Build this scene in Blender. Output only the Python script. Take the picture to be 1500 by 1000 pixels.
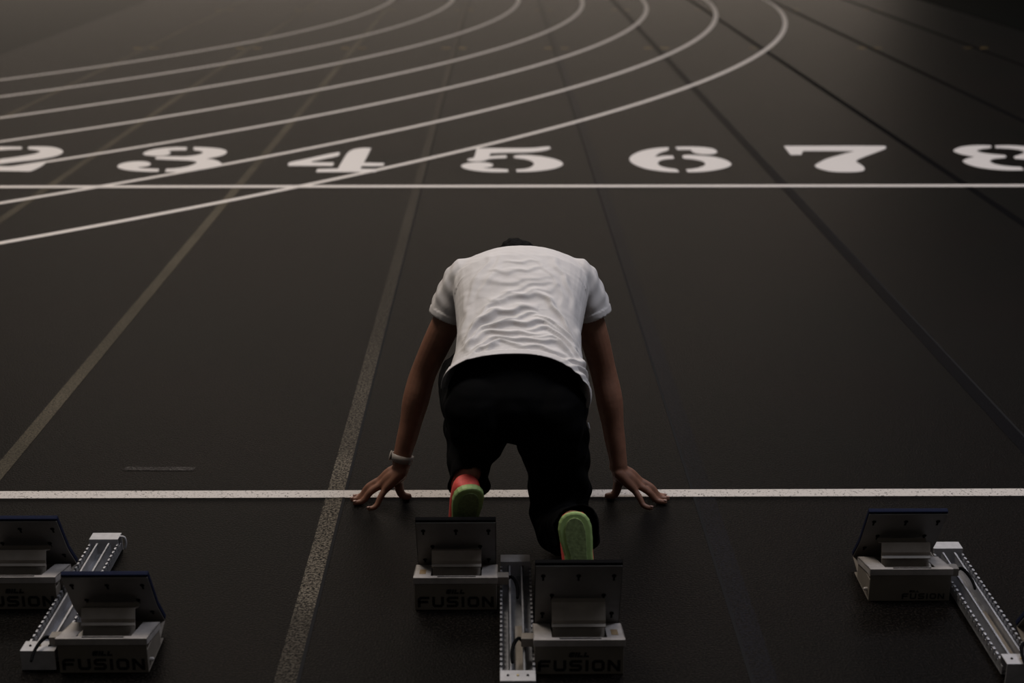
import bpy, bmesh, math, random
import numpy as np
from mathutils import Vector, Matrix
from mathutils.geometry import tessellate_polygon

for _o in list(bpy.data.objects):
    bpy.data.objects.remove(_o, do_unlink=True)
scene = bpy.context.scene
COL = scene.collection
random.seed(7)
RNG = np.random.default_rng(7)

# ------------------------------------------------------------------ camera
cam_d = bpy.data.cameras.new('camera')
cam = bpy.data.objects.new('camera', cam_d)
COL.objects.link(cam)
PITCH, YAW, ROLL = 0.3192083, 0.0075393, 0.0005139
CAM = Vector((-0.05416, -3.83394, 1.74022))
_F = Vector((math.sin(YAW) * math.cos(PITCH), math.cos(YAW) * math.cos(PITCH), -math.sin(PITCH)))
_R = Vector((math.cos(YAW), -math.sin(YAW), 0))
_U = _R.cross(_F)
R2 = math.cos(ROLL) * _R + math.sin(ROLL) * _U
U2 = -math.sin(ROLL) * _R + math.cos(ROLL) * _U
_m = Matrix((R2, U2, -_F)).transposed().to_4x4()
_m.translation = CAM
cam.matrix_world = _m
cam_d.sensor_fit = 'HORIZONTAL'
cam_d.sensor_width = 36.0
cam_d.lens = 36.0 * 2083 / 1500
cam_d.clip_end = 200
cam_d.dof.use_dof = True
cam_d.dof.focus_distance = 3.95
cam_d.dof.aperture_fstop = 2.8
scene.camera = cam

# ------------------------------------------------------------------ light
world = bpy.data.worlds.new('world')
scene.world = world
world.use_nodes = True
world.node_tree.nodes['Background'].inputs[0].default_value = (0.95, 0.9, 0.85, 1)
world.node_tree.nodes['Background'].inputs[1].default_value = 0.045


def area_light(name, loc, target, sx, sy, power, color):
    d = bpy.data.lights.new(name, 'AREA')
    d.shape = 'RECTANGLE'
    d.size, d.size_y = sx, sy
    d.energy = power
    d.color = color
    o = bpy.data.objects.new(name, d)
    COL.objects.link(o)
    o.location = loc
    o.rotation_euler = (Vector(target) - Vector(loc)).to_track_quat('-Z', 'Y').to_euler()
    return o


# lamps of the hall, hung high over the far half of the straight
area_light('hall_lamp', (-2.8, 1.9, 8.0), (-1.0, 1.2, 0), 2.5, 2.5, 270, (1.0, 0.90, 0.79))
area_light('hall_lamp', (4.0, 0.0, 8.0), (1.5, 0.5, 0), 2.5, 2.5, 215, (0.86, 0.89, 1.0))
area_light('hall_lamp', (-3.0, 8.0, 8.5), (-2.5, 7.5, 0), 2.5, 2.5, 255, (1.0, 0.90, 0.80))
area_light('hall_lamp', (3.6, 8.0, 8.5), (3.0, 7.5, 0), 2.5, 2.5, 165, (0.95, 0.93, 1.0))
# daylight from the window band in the far end wall of the hall
area_light('end_wall_window', (-3.2, 34.0, 3.4), (-3.2, 0.0, 0.5), 26.5, 4.0, 530, (1.0, 0.83, 0.68))

vs = scene.view_settings
vs.view_transform = 'Standard'
vs.look = 'None'
vs.gamma = 1.0
vs.use_curve_mapping = False
vs.exposure = 0.0


# ------------------------------------------------------------------ materials
def lin(c):
    return tuple(((v / 255) / 12.92 if v / 255 <= 0.04045 else ((v / 255 + 0.055) / 1.055) ** 2.4) for v in c) + (1,)


class NT:
    def __init__(self, name):
        self.m = bpy.data.materials.new(name)
        self.m.use_nodes = True
        self.t = self.m.node_tree
        self.b = self.t.nodes['Principled BSDF']
        self.out = self.t.nodes['Material Output']

    def n(self, kind, **kw):
        nd = self.t.nodes.new(kind)
        for k, v in kw.items():
            if k in nd.inputs:
                nd.inputs[k].default_value = v
            else:
                setattr(nd, k, v)
        return nd

    def l(self, a, b):
        self.t.links.new(a, b)

    def coord(self, kind='Object'):
        return self.n('ShaderNodeTexCoord').outputs[kind]

    def noise(self, scale, detail=2.0, rough=0.5, vec=None):
        nd = self.n('ShaderNodeTexNoise')
        nd.inputs['Scale'].default_value = scale
        nd.inputs['Detail'].default_value = detail
        nd.inputs['Roughness'].default_value = rough
        if vec is not None:
            self.l(vec, nd.inputs['Vector'])
        return nd.outputs['Fac']

    def ramp(self, fac, stops):
        r = self.n('ShaderNodeValToRGB')
        el = r.color_ramp.elements
        while len(el) < len(stops):
            el.new(0.5)
        for e, (p, c) in zip(el, stops):
            e.position = p
            e.color = c if len(c) == 4 else tuple(c) + (1,)
        self.l(fac, r.inputs[0])
        return r.outputs[0]

    def mix(self, fac, a, b):
        x = self.n('ShaderNodeMix', data_type='RGBA')
        for s, v in ((0, fac), (6, a), (7, b)):
            if hasattr(v, 'links'):
                self.l(v, x.inputs[s])
            else:
                x.inputs[s].default_value = v
        return x.outputs[2]

    def math(self, op, a, b=0.0):
        x = self.n('ShaderNodeMath', operation=op)
        for i, v in enumerate((a, b)):
            if hasattr(v, 'links'):
                self.l(v, x.inputs[i])
            else:
                x.inputs[i].default_value = v
        return x.outputs[0]

    def bump(self, height, strength=0.3, dist=0.002):
        b = self.n('ShaderNodeBump')
        b.inputs['Strength'].default_value = strength
        b.inputs['Distance'].default_value = dist
        self.l(height, b.inputs['Height'])
        self.l(b.outputs[0], self.b.inputs['Normal'])

    def base(self, v):
        if hasattr(v, 'links'):
            self.l(v, self.b.inputs['Base Color'])
        else:
            self.b.inputs['Base Color'].default_value = v

    def set(self, **kw):
        for k, v in kw.items():
            self.b.inputs[k.replace('_', ' ')].default_value = v
        return self


def g(v):
    return (v, v, v, 1)


TRACK_A = (0.0042, 0.0034, 0.0029, 1)
TRACK_B = (0.0060, 0.0049, 0.0042, 1)


def track_colour(t, vec):
    big = t.ramp(t.noise(0.55, 4, 0.6, vec), [(0.3, TRACK_A), (0.7, TRACK_B)])
    tint = t.ramp(t.noise(0.9, 3, 0.6, vec), [(0.35, (0.9, 1.0, 0.97, 1)), (0.65, (1.1, 0.98, 0.96, 1))])
    x = t.n('ShaderNodeMix', data_type='RGBA', blend_type='MULTIPLY')
    x.inputs[0].default_value = 1
    t.l(big, x.inputs[6])
    t.l(tint, x.inputs[7])
    gr = t.ramp(t.noise(170, 2, 0.7, vec), [(0.36, g(0.25)), (0.55, g(1.0)), (0.68, g(3.2))])
    y = t.n('ShaderNodeMix', data_type='RGBA', blend_type='MULTIPLY')
    y.inputs[0].default_value = 1
    t.l(x.outputs[2], y.inputs[6])
    t.l(gr, y.inputs[7])
    return y.outputs[2]


def mat_track():
    t = NT('track_rubber')
    vec = t.coord('Object')
    t.base(track_colour(t, vec))
    t.set(Roughness=0.42, Specular_IOR_Level=0.035)
    t.bump(t.noise(170, 3, 0.6, vec), 0.6, 0.004)
    return t.m


def mat_paint(name, col, cov_lo, cov_hi, patch_scale=0.8, patch=(1.0, 1.0), rough=0.45, spec=0.035, along=None):
    """Paint on rubber: a granular coverage that lets the rubber show through."""
    t = NT(name)
    vec = t.coord('Object')
    fine = t.noise(150, 3, 0.7, vec)
    pat = t.noise(patch_scale, 3, 0.6, vec)
    p = t.n('ShaderNodeMapRange')
    t.l(pat, p.inputs[0])
    p.inputs[1].default_value = 0.38
    p.inputs[2].default_value = 0.62
    p.inputs[3].default_value = patch[0]
    p.inputs[4].default_value = patch[1]
    thr = t.n('ShaderNodeMapRange')
    t.l(fine, thr.inputs[0])
    thr.inputs[1].default_value = cov_lo
    thr.inputs[2].default_value = cov_hi
    fac = t.math('MULTIPLY', thr.outputs[0], p.outputs[0])
    if along:      # how much paint is left along the line (position in metres, share left)
        xyz = t.n('ShaderNodeSeparateXYZ')
        t.l(vec, xyz.inputs[0])
        mr = t.n('ShaderNodeMapRange')
        t.l(xyz.outputs[1], mr.inputs[0])
        mr.inputs[1].default_value = -4
        mr.inputs[2].default_value = 12
        fac = t.math('MULTIPLY', fac, t.ramp(mr.outputs[0], [((y + 4) / 16, g(v)) for y, v in along]))
    t.base(t.mix(fac, track_colour(t, vec), col))
    t.set(Roughness=rough, Specular_IOR_Level=spec)
    t.bump(fine, 0.5, 0.003)
    return t.m


def mat_simple(name, col, rough=0.6, metal=0.0, noise_scale=None, var=0.12, bump=0.0, spec=0.5):
    t = NT(name)
    if noise_scale:
        vec = t.coord('Object')
        nz = t.noise(noise_scale, 4, 0.6, vec)
        a = tuple(c * (1 - var) for c in col[:3]) + (1,)
        b = tuple(c * (1 + var) for c in col[:3]) + (1,)
        t.base(t.ramp(nz, [(0.3, a), (0.7, b)]))
        if bump:
            t.bump(nz, bump, 0.001)
    else:
        t.base(col)
    t.set(Roughness=rough, Metallic=metal, Specular_IOR_Level=spec)
    return t.m


M = {}
M['track'] = mat_track()
M['white'] = mat_paint('white_line_paint', (0.74, 0.69, 0.655, 1), 0.31, 0.38)
M['white_worn'] = mat_paint('white_start_line_paint', (0.61, 0.565, 0.53, 1), 0.34, 0.42)
M['number'] = mat_paint('white_number_paint', (0.74, 0.70, 0.68, 1), 0.20, 0.30)
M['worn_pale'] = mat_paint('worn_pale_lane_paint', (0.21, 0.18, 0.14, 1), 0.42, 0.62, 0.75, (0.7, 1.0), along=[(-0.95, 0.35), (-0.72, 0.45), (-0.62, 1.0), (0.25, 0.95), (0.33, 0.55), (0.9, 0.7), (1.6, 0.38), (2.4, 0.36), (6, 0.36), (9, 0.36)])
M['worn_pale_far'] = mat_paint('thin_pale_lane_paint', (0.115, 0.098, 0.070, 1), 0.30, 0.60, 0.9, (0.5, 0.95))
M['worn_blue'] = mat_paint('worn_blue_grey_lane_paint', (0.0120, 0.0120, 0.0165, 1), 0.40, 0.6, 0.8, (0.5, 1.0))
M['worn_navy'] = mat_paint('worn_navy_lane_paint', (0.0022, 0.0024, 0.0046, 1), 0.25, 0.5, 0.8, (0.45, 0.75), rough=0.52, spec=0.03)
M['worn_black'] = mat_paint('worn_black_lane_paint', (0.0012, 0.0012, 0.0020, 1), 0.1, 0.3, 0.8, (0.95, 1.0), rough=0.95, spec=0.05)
M['seam'] = mat_simple('dark_joint', (0.006, 0.006, 0.007, 1), 0.85, spec=0.2)
M['yellow'] = mat_paint('faded_yellow_paint', (0.55, 0.37, 0.13, 1), 0.36, 0.6, 2.0, (0.4, 0.9))
M['scuff'] = mat_paint('grey_scuff', (0.13, 0.12, 0.115, 1), 0.42, 0.68, 4.0, (0.3, 0.9))
M['apron_left'] = mat_simple('dark_teal_floor', (0.0035, 0.0042, 0.0038, 1), 0.47, noise_scale=2, var=0.2, spec=0.03)
M['apron'] = mat_simple('green_black_apron', (0.005, 0.0065, 0.006, 1), 0.7, noise_scale=2, var=0.2, spec=0.02)

M['skin'] = mat_simple('brown_skin', (0.27, 0.125, 0.078, 1), 0.5, noise_scale=40, var=0.14, bump=0.15)
M['nail'] = mat_simple('finger_nail', (0.33, 0.18, 0.14, 1), 0.35)
M['hair'] = mat_simple('black_hair', (0.003, 0.0025, 0.0025, 1), 0.8, noise_scale=120, var=0.5, bump=0.3, spec=0.1)
t_ = NT('white_cotton')
_v = t_.coord('Object')
t_.base(t_.ramp(t_.noise(18, 4, 0.6, _v), [(0.3, (0.74, 0.705, 0.695, 1)), (0.7, (0.80, 0.765, 0.755, 1))]))
t_.set(Roughness=0.9, Specular_IOR_Level=0.2)
t_.bump(t_.noise(420, 2, 0.5, _v), 0.25, 0.0008)
M['shirt'] = t_.m
M['trousers'] = mat_simple('black_cloth', (0.0022, 0.0022, 0.0025, 1), 0.85, noise_scale=25, var=0.2, spec=0.06)
M['coral'] = mat_simple('coral_knit', (0.95, 0.12, 0.10, 1), 0.6, noise_scale=160, var=0.12, bump=0.3)
M['green'] = mat_simple('green_foam', (0.36, 0.52, 0.19, 1), 0.55, noise_scale=60, var=0.1)
M['outsole'] = mat_simple('dark_olive_outsole', (0.22, 0.29, 0.12, 1), 0.7, noise_scale=140, var=0.3, bump=0.5)
M['band'] = mat_simple('pale_watch_band', (0.34, 0.30, 0.27, 1), 0.5)
M['glass_black'] = mat_simple('watch_glass', (0.01, 0.01, 0.012, 1), 0.15)

M['box'] = mat_simple('grey_painted_steel', (0.17, 0.148, 0.122, 1), 0.6, noise_scale=14, var=0.14, bump=0.05)
M['cap'] = mat_simple('bare_steel_cap', (0.42, 0.39, 0.375, 1), 0.42, metal=0.2, noise_scale=30, var=0.18)
M['plate'] = mat_simple('grey_pedal_steel', (0.13, 0.12, 0.11, 1), 0.55, noise_scale=20, var=0.12)
M['bracket'] = mat_simple('bracket_steel', (0.24, 0.21, 0.18, 1), 0.5, noise_scale=24, var=0.15)
M['alu'] = mat_simple('aluminium_rail', (0.36, 0.36, 0.38, 1), 0.38, metal=0.6, noise_scale=35, var=0.2, bump=0.05)
M['alu_lit'] = mat_simple('pale_end_plate', (0.46, 0.45, 0.46, 1), 0.5, metal=0.15, noise_scale=40, var=0.12)
M['navy'] = mat_simple('navy_rubber', (0.008, 0.012, 0.036, 1), 0.75, noise_scale=60, var=0.15, spec=0.12)
M['black_rubber'] = mat_simple('black_rubber', (0.003, 0.003, 0.0035, 1), 0.8, noise_scale=60, var=0.2, spec=0.06)
M['ink'] = mat_simple('black_print', (0.006, 0.006, 0.006, 1), 0.6)
M['hole'] = mat_simple('dark_slot', (0.003, 0.003, 0.003, 1), 0.9, spec=0.1)
M['sticker'] = mat_simple('tan_sticker', (0.22, 0.15, 0.075, 1), 0.6, noise_scale=50, var=0.1)
M['brass'] = mat_simple('brass_rivet', (0.55, 0.42, 0.2, 1), 0.35, metal=0.7)

DIGITS = {
 '2': ((-3.225, 5.164), [[[-0.015,0.402],[0.009,0.318],[-0.078,0.3],[-0.134,0.274],[-0.188,0.239],[-0.18,0.17],[-0.202,0.118],[-0.253,0.136],[-0.306,0.205],[-0.321,0.293],[-0.294,0.355],[-0.225,0.396],[-0.128,0.404]],[[0.027,0.407],[0.067,0.416],[0.135,0.41],[0.193,0.394],[0.257,0.334],[0.31,0.237],[0.321,0.15],[0.304,0.065],[0.26,-0.002],[0.199,-0.059],[0.12,-0.108],[0.057,-0.156],[0.008,-0.196],[-0.013,-0.228],[0.024,-0.244],[0.075,-0.257],[0.122,-0.26],[0.171,-0.221],[0.229,-0.157],[0.266,-0.125],[0.302,-0.117],[0.316,-0.206],[0.312,-0.324],[0.295,-0.416],[0.201,-0.408],[0.107,-0.4],[0.015,-0.399],[-0.107,-0.399],[-0.13,-0.353],[-0.126,-0.259],[-0.097,-0.164],[-0.018,-0.025],[0.032,0.016],[0.08,0.066],[0.128,0.117],[0.158,0.177],[0.16,0.238],[0.131,0.273],[0.087,0.299],[0.048,0.317]]]),
 '3': ((-2.121, 5.140), [[[-0.019,0.403],[-0.078,0.413],[-0.146,0.393],[-0.208,0.348],[-0.253,0.284],[-0.263,0.189],[-0.238,0.133],[-0.186,0.102],[-0.128,0.101],[-0.088,0.132],[-0.08,0.188],[-0.097,0.258],[-0.125,0.287],[-0.089,0.296],[-0.003,0.302]],[[0.025,0.412],[0.092,0.405],[0.171,0.376],[0.24,0.327],[0.275,0.256],[0.281,0.168],[0.255,0.084],[0.197,0.023],[0.183,0.008],[0.227,-0.01],[0.278,-0.067],[0.317,-0.156],[0.323,-0.199],[0.311,-0.242],[0.266,-0.299],[0.21,-0.355],[0.147,-0.402],[0.088,-0.413],[0.016,-0.407],[0.004,-0.317],[0.054,-0.306],[0.102,-0.27],[0.136,-0.213],[0.152,-0.14],[0.149,-0.096],[0.104,-0.057],[0.031,-0.039],[-0.053,-0.027],[-0.136,-0.005],[-0.147,0.071],[-0.102,0.092],[-0.043,0.086],[0.029,0.079],[0.087,0.11],[0.122,0.168],[0.124,0.231],[0.095,0.273],[0.041,0.302]],[[-0.041,-0.317],[-0.025,-0.401],[-0.079,-0.406],[-0.161,-0.389],[-0.236,-0.353],[-0.293,-0.296],[-0.318,-0.239],[-0.323,-0.167],[-0.293,-0.103],[-0.238,-0.07],[-0.179,-0.08],[-0.14,-0.124],[-0.124,-0.168],[-0.127,-0.226],[-0.154,-0.254],[-0.19,-0.268],[-0.155,-0.297],[-0.101,-0.311]]]),
 '4': ((-1.089, 5.118), [[[-0.302,-0.141],[-0.302,-0.091],[-0.226,-0.003],[-0.141,0.113],[-0.037,0.245],[-0.019,0.245],[-0.011,0.152],[-0.021,0.104],[-0.083,0.035],[-0.168,-0.067],[-0.155,-0.092],[-0.087,-0.097],[-0.023,-0.1],[-0.014,-0.135],[-0.016,-0.204],[-0.151,-0.203],[-0.291,-0.203]],[[0.032,0.312],[0.105,0.4],[0.172,0.394],[0.173,0.217],[0.169,-0.106],[0.235,-0.111],[0.297,-0.119],[0.302,-0.151],[0.299,-0.205],[0.235,-0.217],[0.167,-0.21],[0.166,-0.302],[0.271,-0.309],[0.272,-0.35],[0.269,-0.397],[0.109,-0.396],[-0.093,-0.4],[-0.098,-0.36],[-0.095,-0.305],[0.027,-0.296],[0.028,-0.08]]]),
 '5': ((0.012, 5.136), [[[-0.231,0.364],[-0.144,0.364],[-0.041,0.364],[0.067,0.363],[0.151,0.372],[0.213,0.411],[0.25,0.424],[0.263,0.362],[0.24,0.307],[0.184,0.25],[0.112,0.218],[0.017,0.213],[-0.066,0.203],[-0.137,0.188],[-0.145,0.079],[-0.101,0.104],[-0.042,0.116],[-0.028,0.073],[-0.037,0.027],[-0.089,0.018],[-0.147,-0.003],[-0.169,-0.057],[-0.204,-0.086],[-0.25,-0.086],[-0.282,-0.056],[-0.286,-0.011],[-0.257,0.019],[-0.239,0.034]],[[-0.323,-0.232],[-0.3,-0.159],[-0.255,-0.122],[-0.198,-0.11],[-0.146,-0.131],[-0.117,-0.175],[-0.12,-0.233],[-0.145,-0.276],[-0.187,-0.29],[-0.144,-0.312],[-0.077,-0.324],[-0.027,-0.338],[-0.024,-0.416],[-0.088,-0.424],[-0.166,-0.413],[-0.239,-0.374],[-0.296,-0.312]],[[0.017,0.109],[0.076,0.131],[0.146,0.109],[0.215,0.062],[0.271,-0.005],[0.311,-0.089],[0.323,-0.162],[0.304,-0.249],[0.254,-0.326],[0.185,-0.376],[0.112,-0.412],[0.026,-0.417],[0.024,-0.339],[0.069,-0.333],[0.109,-0.291],[0.133,-0.22],[0.14,-0.147],[0.124,-0.073],[0.085,-0.013],[0.016,0.027],[0.011,0.069]]]),
 '6': ((1.075, 5.128), [[[-0.02,0.399],[-0.091,0.383],[-0.169,0.325],[-0.237,0.239],[-0.292,0.114],[-0.316,0.007],[-0.315,-0.112],[-0.285,-0.229],[-0.233,-0.329],[-0.166,-0.385],[-0.108,-0.416],[-0.047,-0.419],[-0.048,-0.33],[-0.101,-0.301],[-0.14,-0.244],[-0.153,-0.157],[-0.133,-0.069],[-0.086,-0.009],[-0.029,0.006],[-0.023,0.104],[-0.073,0.107],[-0.144,0.067],[-0.12,0.16],[-0.076,0.238],[-0.028,0.302]],[[0.026,0.409],[0.083,0.422],[0.156,0.422],[0.225,0.398],[0.273,0.349],[0.285,0.268],[0.272,0.196],[0.232,0.149],[0.179,0.149],[0.131,0.184],[0.116,0.253],[0.117,0.311],[0.028,0.311]],[[0.033,0.113],[0.072,0.137],[0.14,0.118],[0.206,0.087],[0.263,0.035],[0.302,-0.056],[0.316,-0.168],[0.282,-0.26],[0.221,-0.331],[0.146,-0.387],[0.075,-0.419],[0.005,-0.422],[0.005,-0.336],[0.06,-0.316],[0.113,-0.259],[0.148,-0.188],[0.149,-0.1],[0.119,-0.04],[0.077,-0.004],[0.033,0.015]]]),
 '7': ((2.160, 5.139), [[[-0.33,0.434],[-0.154,0.433],[0.091,0.438],[0.345,0.43],[0.339,0.365],[0.315,0.316],[0.207,0.173],[0.112,0.049],[0.019,-0.086],[0.034,-0.204],[0.032,-0.304],[0.009,-0.389],[-0.038,-0.43],[-0.112,-0.438],[-0.188,-0.43],[-0.237,-0.374],[-0.264,-0.303],[-0.266,-0.231],[-0.221,-0.144],[-0.141,-0.01],[-0.032,0.112],[0.102,0.253],[-0.012,0.253],[-0.131,0.254],[-0.233,0.254],[-0.25,0.222],[-0.274,0.122],[-0.345,0.122]]]),
 '8': ((3.181, 5.171), [[[0.038,0.41],[0.013,0.322],[-0.039,0.302],[-0.081,0.273],[-0.121,0.225],[-0.115,0.177],[-0.088,0.13],[-0.044,0.102],[0.016,0.068],[0.004,-0.01],[-0.053,-0.031],[-0.102,-0.055],[-0.145,-0.117],[-0.154,-0.18],[-0.144,-0.232],[-0.103,-0.285],[-0.013,-0.319],[-0.023,-0.387],[-0.032,-0.413],[-0.115,-0.421],[-0.192,-0.398],[-0.247,-0.361],[-0.291,-0.309],[-0.318,-0.231],[-0.323,-0.143],[-0.302,-0.09],[-0.251,-0.027],[-0.197,0.01],[-0.225,0.056],[-0.26,0.112],[-0.273,0.188],[-0.272,0.226],[-0.237,0.294],[-0.17,0.372],[-0.087,0.415],[-0.012,0.421]],[[0.062,0.406],[0.153,0.42],[0.252,0.389],[0.319,0.32],[0.323,0.233],[0.274,0.147],[0.215,0.082],[0.248,0.026],[0.274,-0.066],[0.255,-0.173],[0.196,-0.277],[0.107,-0.363],[0.042,-0.405],[0.002,-0.413],[0.024,-0.32],[0.104,-0.277],[0.146,-0.207],[0.155,-0.137],[0.122,-0.083],[0.044,-0.046],[0.055,0.027],[0.106,0.073],[0.164,0.138],[0.188,0.195],[0.183,0.243],[0.146,0.292],[0.065,0.321],[0.042,0.321]]]),
}
LANES = {-4: (-3.8001, 0.00593), -3: (-2.6922, 0.00208), -2: (-1.5886, 0.00055), -1: (-0.5458, 0.00023), 0: (0.5409, -0.00224), 1: (1.6140, -0.00548), 2: (2.6696, -0.00207), 3: (3.7917, -0.00139), 4: (5.0196, -0.01162), }


# ------------------------------------------------------------------ helpers
def link(name, me, parent=None, mat=None, smooth=False):
    o = bpy.data.objects.new(name, me)
    COL.objects.link(o)
    if mat is not None and not me.materials:
        me.materials.append(M[mat])
    if smooth:
        me.polygons.foreach_set('use_smooth', [True] * len(me.polygons))
    if parent is not None:
        o.parent = parent
    return o


def mesh_from(name, verts, faces):
    me = bpy.data.meshes.new(name)
    me.from_pydata([tuple(v) for v in verts], [], [tuple(f) for f in faces])
    me.update()
    return me


def empty(name, loc=(0, 0, 0), rz=0.0):
    o = bpy.data.objects.new(name, None)
    o.empty_display_size = 0.1
    COL.objects.link(o)
    o.location = loc
    o.rotation_euler = (0, 0, rz)
    return o


def tag(o, label=None, cat=None, group=None, kind=None):
    for k, v in (('label', label), ('category', cat), ('group', group), ('kind', kind)):
        if v:
            o[k] = v
    return o


class MB:
    """collects verts and faces of one mesh"""
    def __init__(self):
        self.v, self.f = [], []

    def add(self, vs, fs):
        k = len(self.v)
        self.v += [tuple(p) for p in vs]
        self.f += [tuple(i + k for i in f) for f in fs]
        return self

    def box(self, x0, x1, y0, y1, z0, z1):
        return self.add([(x0, y0, z0), (x1, y0, z0), (x1, y1, z0), (x0, y1, z0), (x0, y0, z1), (x1, y0, z1), (x1, y1, z1), (x0, y1, z1)],
                        [(0, 3, 2, 1), (4, 5, 6, 7), (0, 1, 5, 4), (1, 2, 6, 5), (2, 3, 7, 6), (3, 0, 4, 7)])

    def sheet(self, prof, x0, x1, th):
        """bent sheet: profile of (y, z) points swept from x0 to x1, thickness th to the left of the run"""
        n = len(prof)
        nrm = []
        for i in range(n):
            a = prof[max(i - 1, 0)]
            b = prof[min(i + 1, n - 1)]
            d = (b[0] - a[0], b[1] - a[1])
            L = math.hypot(*d) or 1
            nrm.append((-d[1] / L, d[0] / L))
        vs = []
        for x in (x0, x1):
            for s in (0, th):
                for p, q in zip(prof, nrm):
                    vs.append((x, p[0] + q[0] * s, p[1] + q[1] * s))
        fs = []
        A, B, C_, D_ = 0, n, 2 * n, 3 * n
        for i in range(n - 1):
            fs.append((A + i, A + i + 1, C_ + i + 1, C_ + i))
            fs.append((B + i, D_ + i, D_ + i + 1, B + i + 1))
            fs.append((A + i, B + i, B + i + 1, A + i + 1))
            fs.append((C_ + i, C_ + i + 1, D_ + i + 1, D_ + i))
        fs.append((A, C_, D_, B))
        fs.append((A + n - 1, B + n - 1, D_ + n - 1, C_ + n - 1))
        return self.add(vs, fs)

    def tube(self, pts, radii, seg=10, up=(0, 0, 1), sub=1):
        """swept tube with rounded ends; a radius may be a pair (side, up)"""
        P = [Vector(p) for p in pts]
        Rr = [(r, r) if not isinstance(r, (tuple, list)) else tuple(r) for r in radii]
        if sub > 1:
            P2, R_2 = [], []
            n = len(P)
            for i in range(n - 1):
                p0, p1, p2, p3 = P[max(i - 1, 0)], P[i], P[i + 1], P[min(i + 2, n - 1)]
                for k in range(sub):
                    t = k / sub
                    q = 0.5 * ((2 * p1) + (p2 - p0) * t + (2 * p0 - 5 * p1 + 4 * p2 - p3) * t * t + (3 * p1 - p0 - 3 * p2 + p3) * t ** 3)
                    P2.append(q)
                    s = t * t * (3 - 2 * t)
                    R_2.append(tuple(Rr[i][j] * (1 - s) + Rr[i + 1][j] * s for j in (0, 1)))
            P2.append(P[-1])
            R_2.append(Rr[-1])
            P, Rr = P2, R_2
        n = len(P)
        T = [(P[min(i + 1, n - 1)] - P[max(i - 1, 0)]).normalized() for i in range(n)]
        # rounded ends
        rings = []
        for ang in (75, 50, 25):
            a = math.radians(ang)
            r = min(Rr[0])
            rings.append((P[0] - T[0] * r * math.sin(a), tuple(q * math.cos(a) for q in Rr[0]), T[0]))
        for i in range(n):
            rings.append((P[i], Rr[i], T[i]))
        for ang in (25, 50, 75):
            a = math.radians(ang)
            r = min(Rr[-1])
            rings.append((P[-1] + T[-1] * r * math.sin(a), tuple(q * math.cos(a) for q in Rr[-1]), T[-1]))
        vs, fs = [], []
        upv = Vector(up)
        prev = None
        for c, (ra, rb), t in rings:
            u = upv if prev is None else prev
            u = u - t * u.dot(t)
            if u.length < 1e-4:
                u = Vector((1, 0, 0)) - t * t.x
            u.normalize()
            prev = u
            s = t.cross(u)
            for k in range(seg):
                a = 2 * math.pi * k / seg
                vs.append(c + s * (ra * math.cos(a)) + u * (rb * math.sin(a)))
        m = len(rings)
        for i in range(m - 1):
            for k in range(seg):
                k2 = (k + 1) % seg
                fs.append((i * seg + k, i * seg + k2, (i + 1) * seg + k2, (i + 1) * seg + k))
        fs.append(tuple(range(seg))[::-1])
        fs.append(tuple((m - 1) * seg + k for k in range(seg)))
        return self.add(vs, fs)

    def ellipsoid(self, c, r, rot=None, seg=20, rings=12):
        c = Vector(c)
        vs, fs = [], []
        for i in range(1, rings):
            th = math.pi * i / rings
            for k in range(seg):
                a = 2 * math.pi * k / seg
                p = Vector((r[0] * math.sin(th) * math.cos(a), r[1] * math.sin(th) * math.sin(a), r[2] * math.cos(th)))
                if rot is not None:
                    p = rot @ p
                vs.append(c + p)
        for i in range(rings - 2):
            for k in range(seg):
                k2 = (k + 1) % seg
                fs.append((i * seg + k, (i + 1) * seg + k, (i + 1) * seg + k2, i * seg + k2))
        fs.append(tuple(range(seg)))
        fs.append(tuple((rings - 2) * seg + k for k in range(seg))[::-1])
        return self.add(vs, fs)

    def loft(self, rings, closed=True):
        n = len(rings[0])
        vs = [p for r in rings for p in r]
        fs = []
        for i in range(len(rings) - 1):
            for k in range(n):
                k2 = (k + 1) % n
                fs.append((i * n + k, i * n + k2, (i + 1) * n + k2, (i + 1) * n + k))
        if closed:
            fs.append(tuple(range(n))[::-1])
            fs.append(tuple((len(rings) - 1) * n + k for k in range(n)))
        return self.add(vs, fs)

    def mesh(self, name, fix=True):
        me = mesh_from(name, self.v, self.f)
        if fix:
            bm = bmesh.new()
            bm.from_mesh(me)
            bmesh.ops.recalc_face_normals(bm, faces=bm.faces)
            bm.to_mesh(me)
            bm.free()
        return me

    def build(self, name, mat, parent=None, smooth=False, bevel=0.0):
        o = link(name, self.mesh(name), parent, mat, smooth)
        if bevel:
            b = o.modifiers.new('bevel', 'BEVEL')
            b.width = bevel
            b.segments = 2
            b.limit_method = 'ANGLE'
        return o


def remeshed(mb, name, voxel, smooth_iter=3, smooth_fac=0.5):
    """one continuous skin round all the shapes collected in mb"""
    me = mb.mesh(name)
    o = bpy.data.objects.new(name + '_tmp', me)
    COL.objects.link(o)
    r = o.modifiers.new('r', 'REMESH')
    r.mode = 'VOXEL'
    r.voxel_size = voxel
    s = o.modifiers.new('s', 'SMOOTH')
    s.factor = smooth_fac
    s.iterations = smooth_iter
    dg = bpy.context.evaluated_depsgraph_get()
    dg.update()
    ev = o.evaluated_get(dg)
    out = bpy.data.meshes.new_from_object(ev)
    bpy.data.objects.remove(o, do_unlink=True)
    bpy.data.meshes.remove(me)
    out.name = name
    out.materials.clear()
    return out


def get_co(me):
    a = np.empty(len(me.vertices) * 3)
    me.vertices.foreach_get('co', a)
    return a.reshape(-1, 3)


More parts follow.
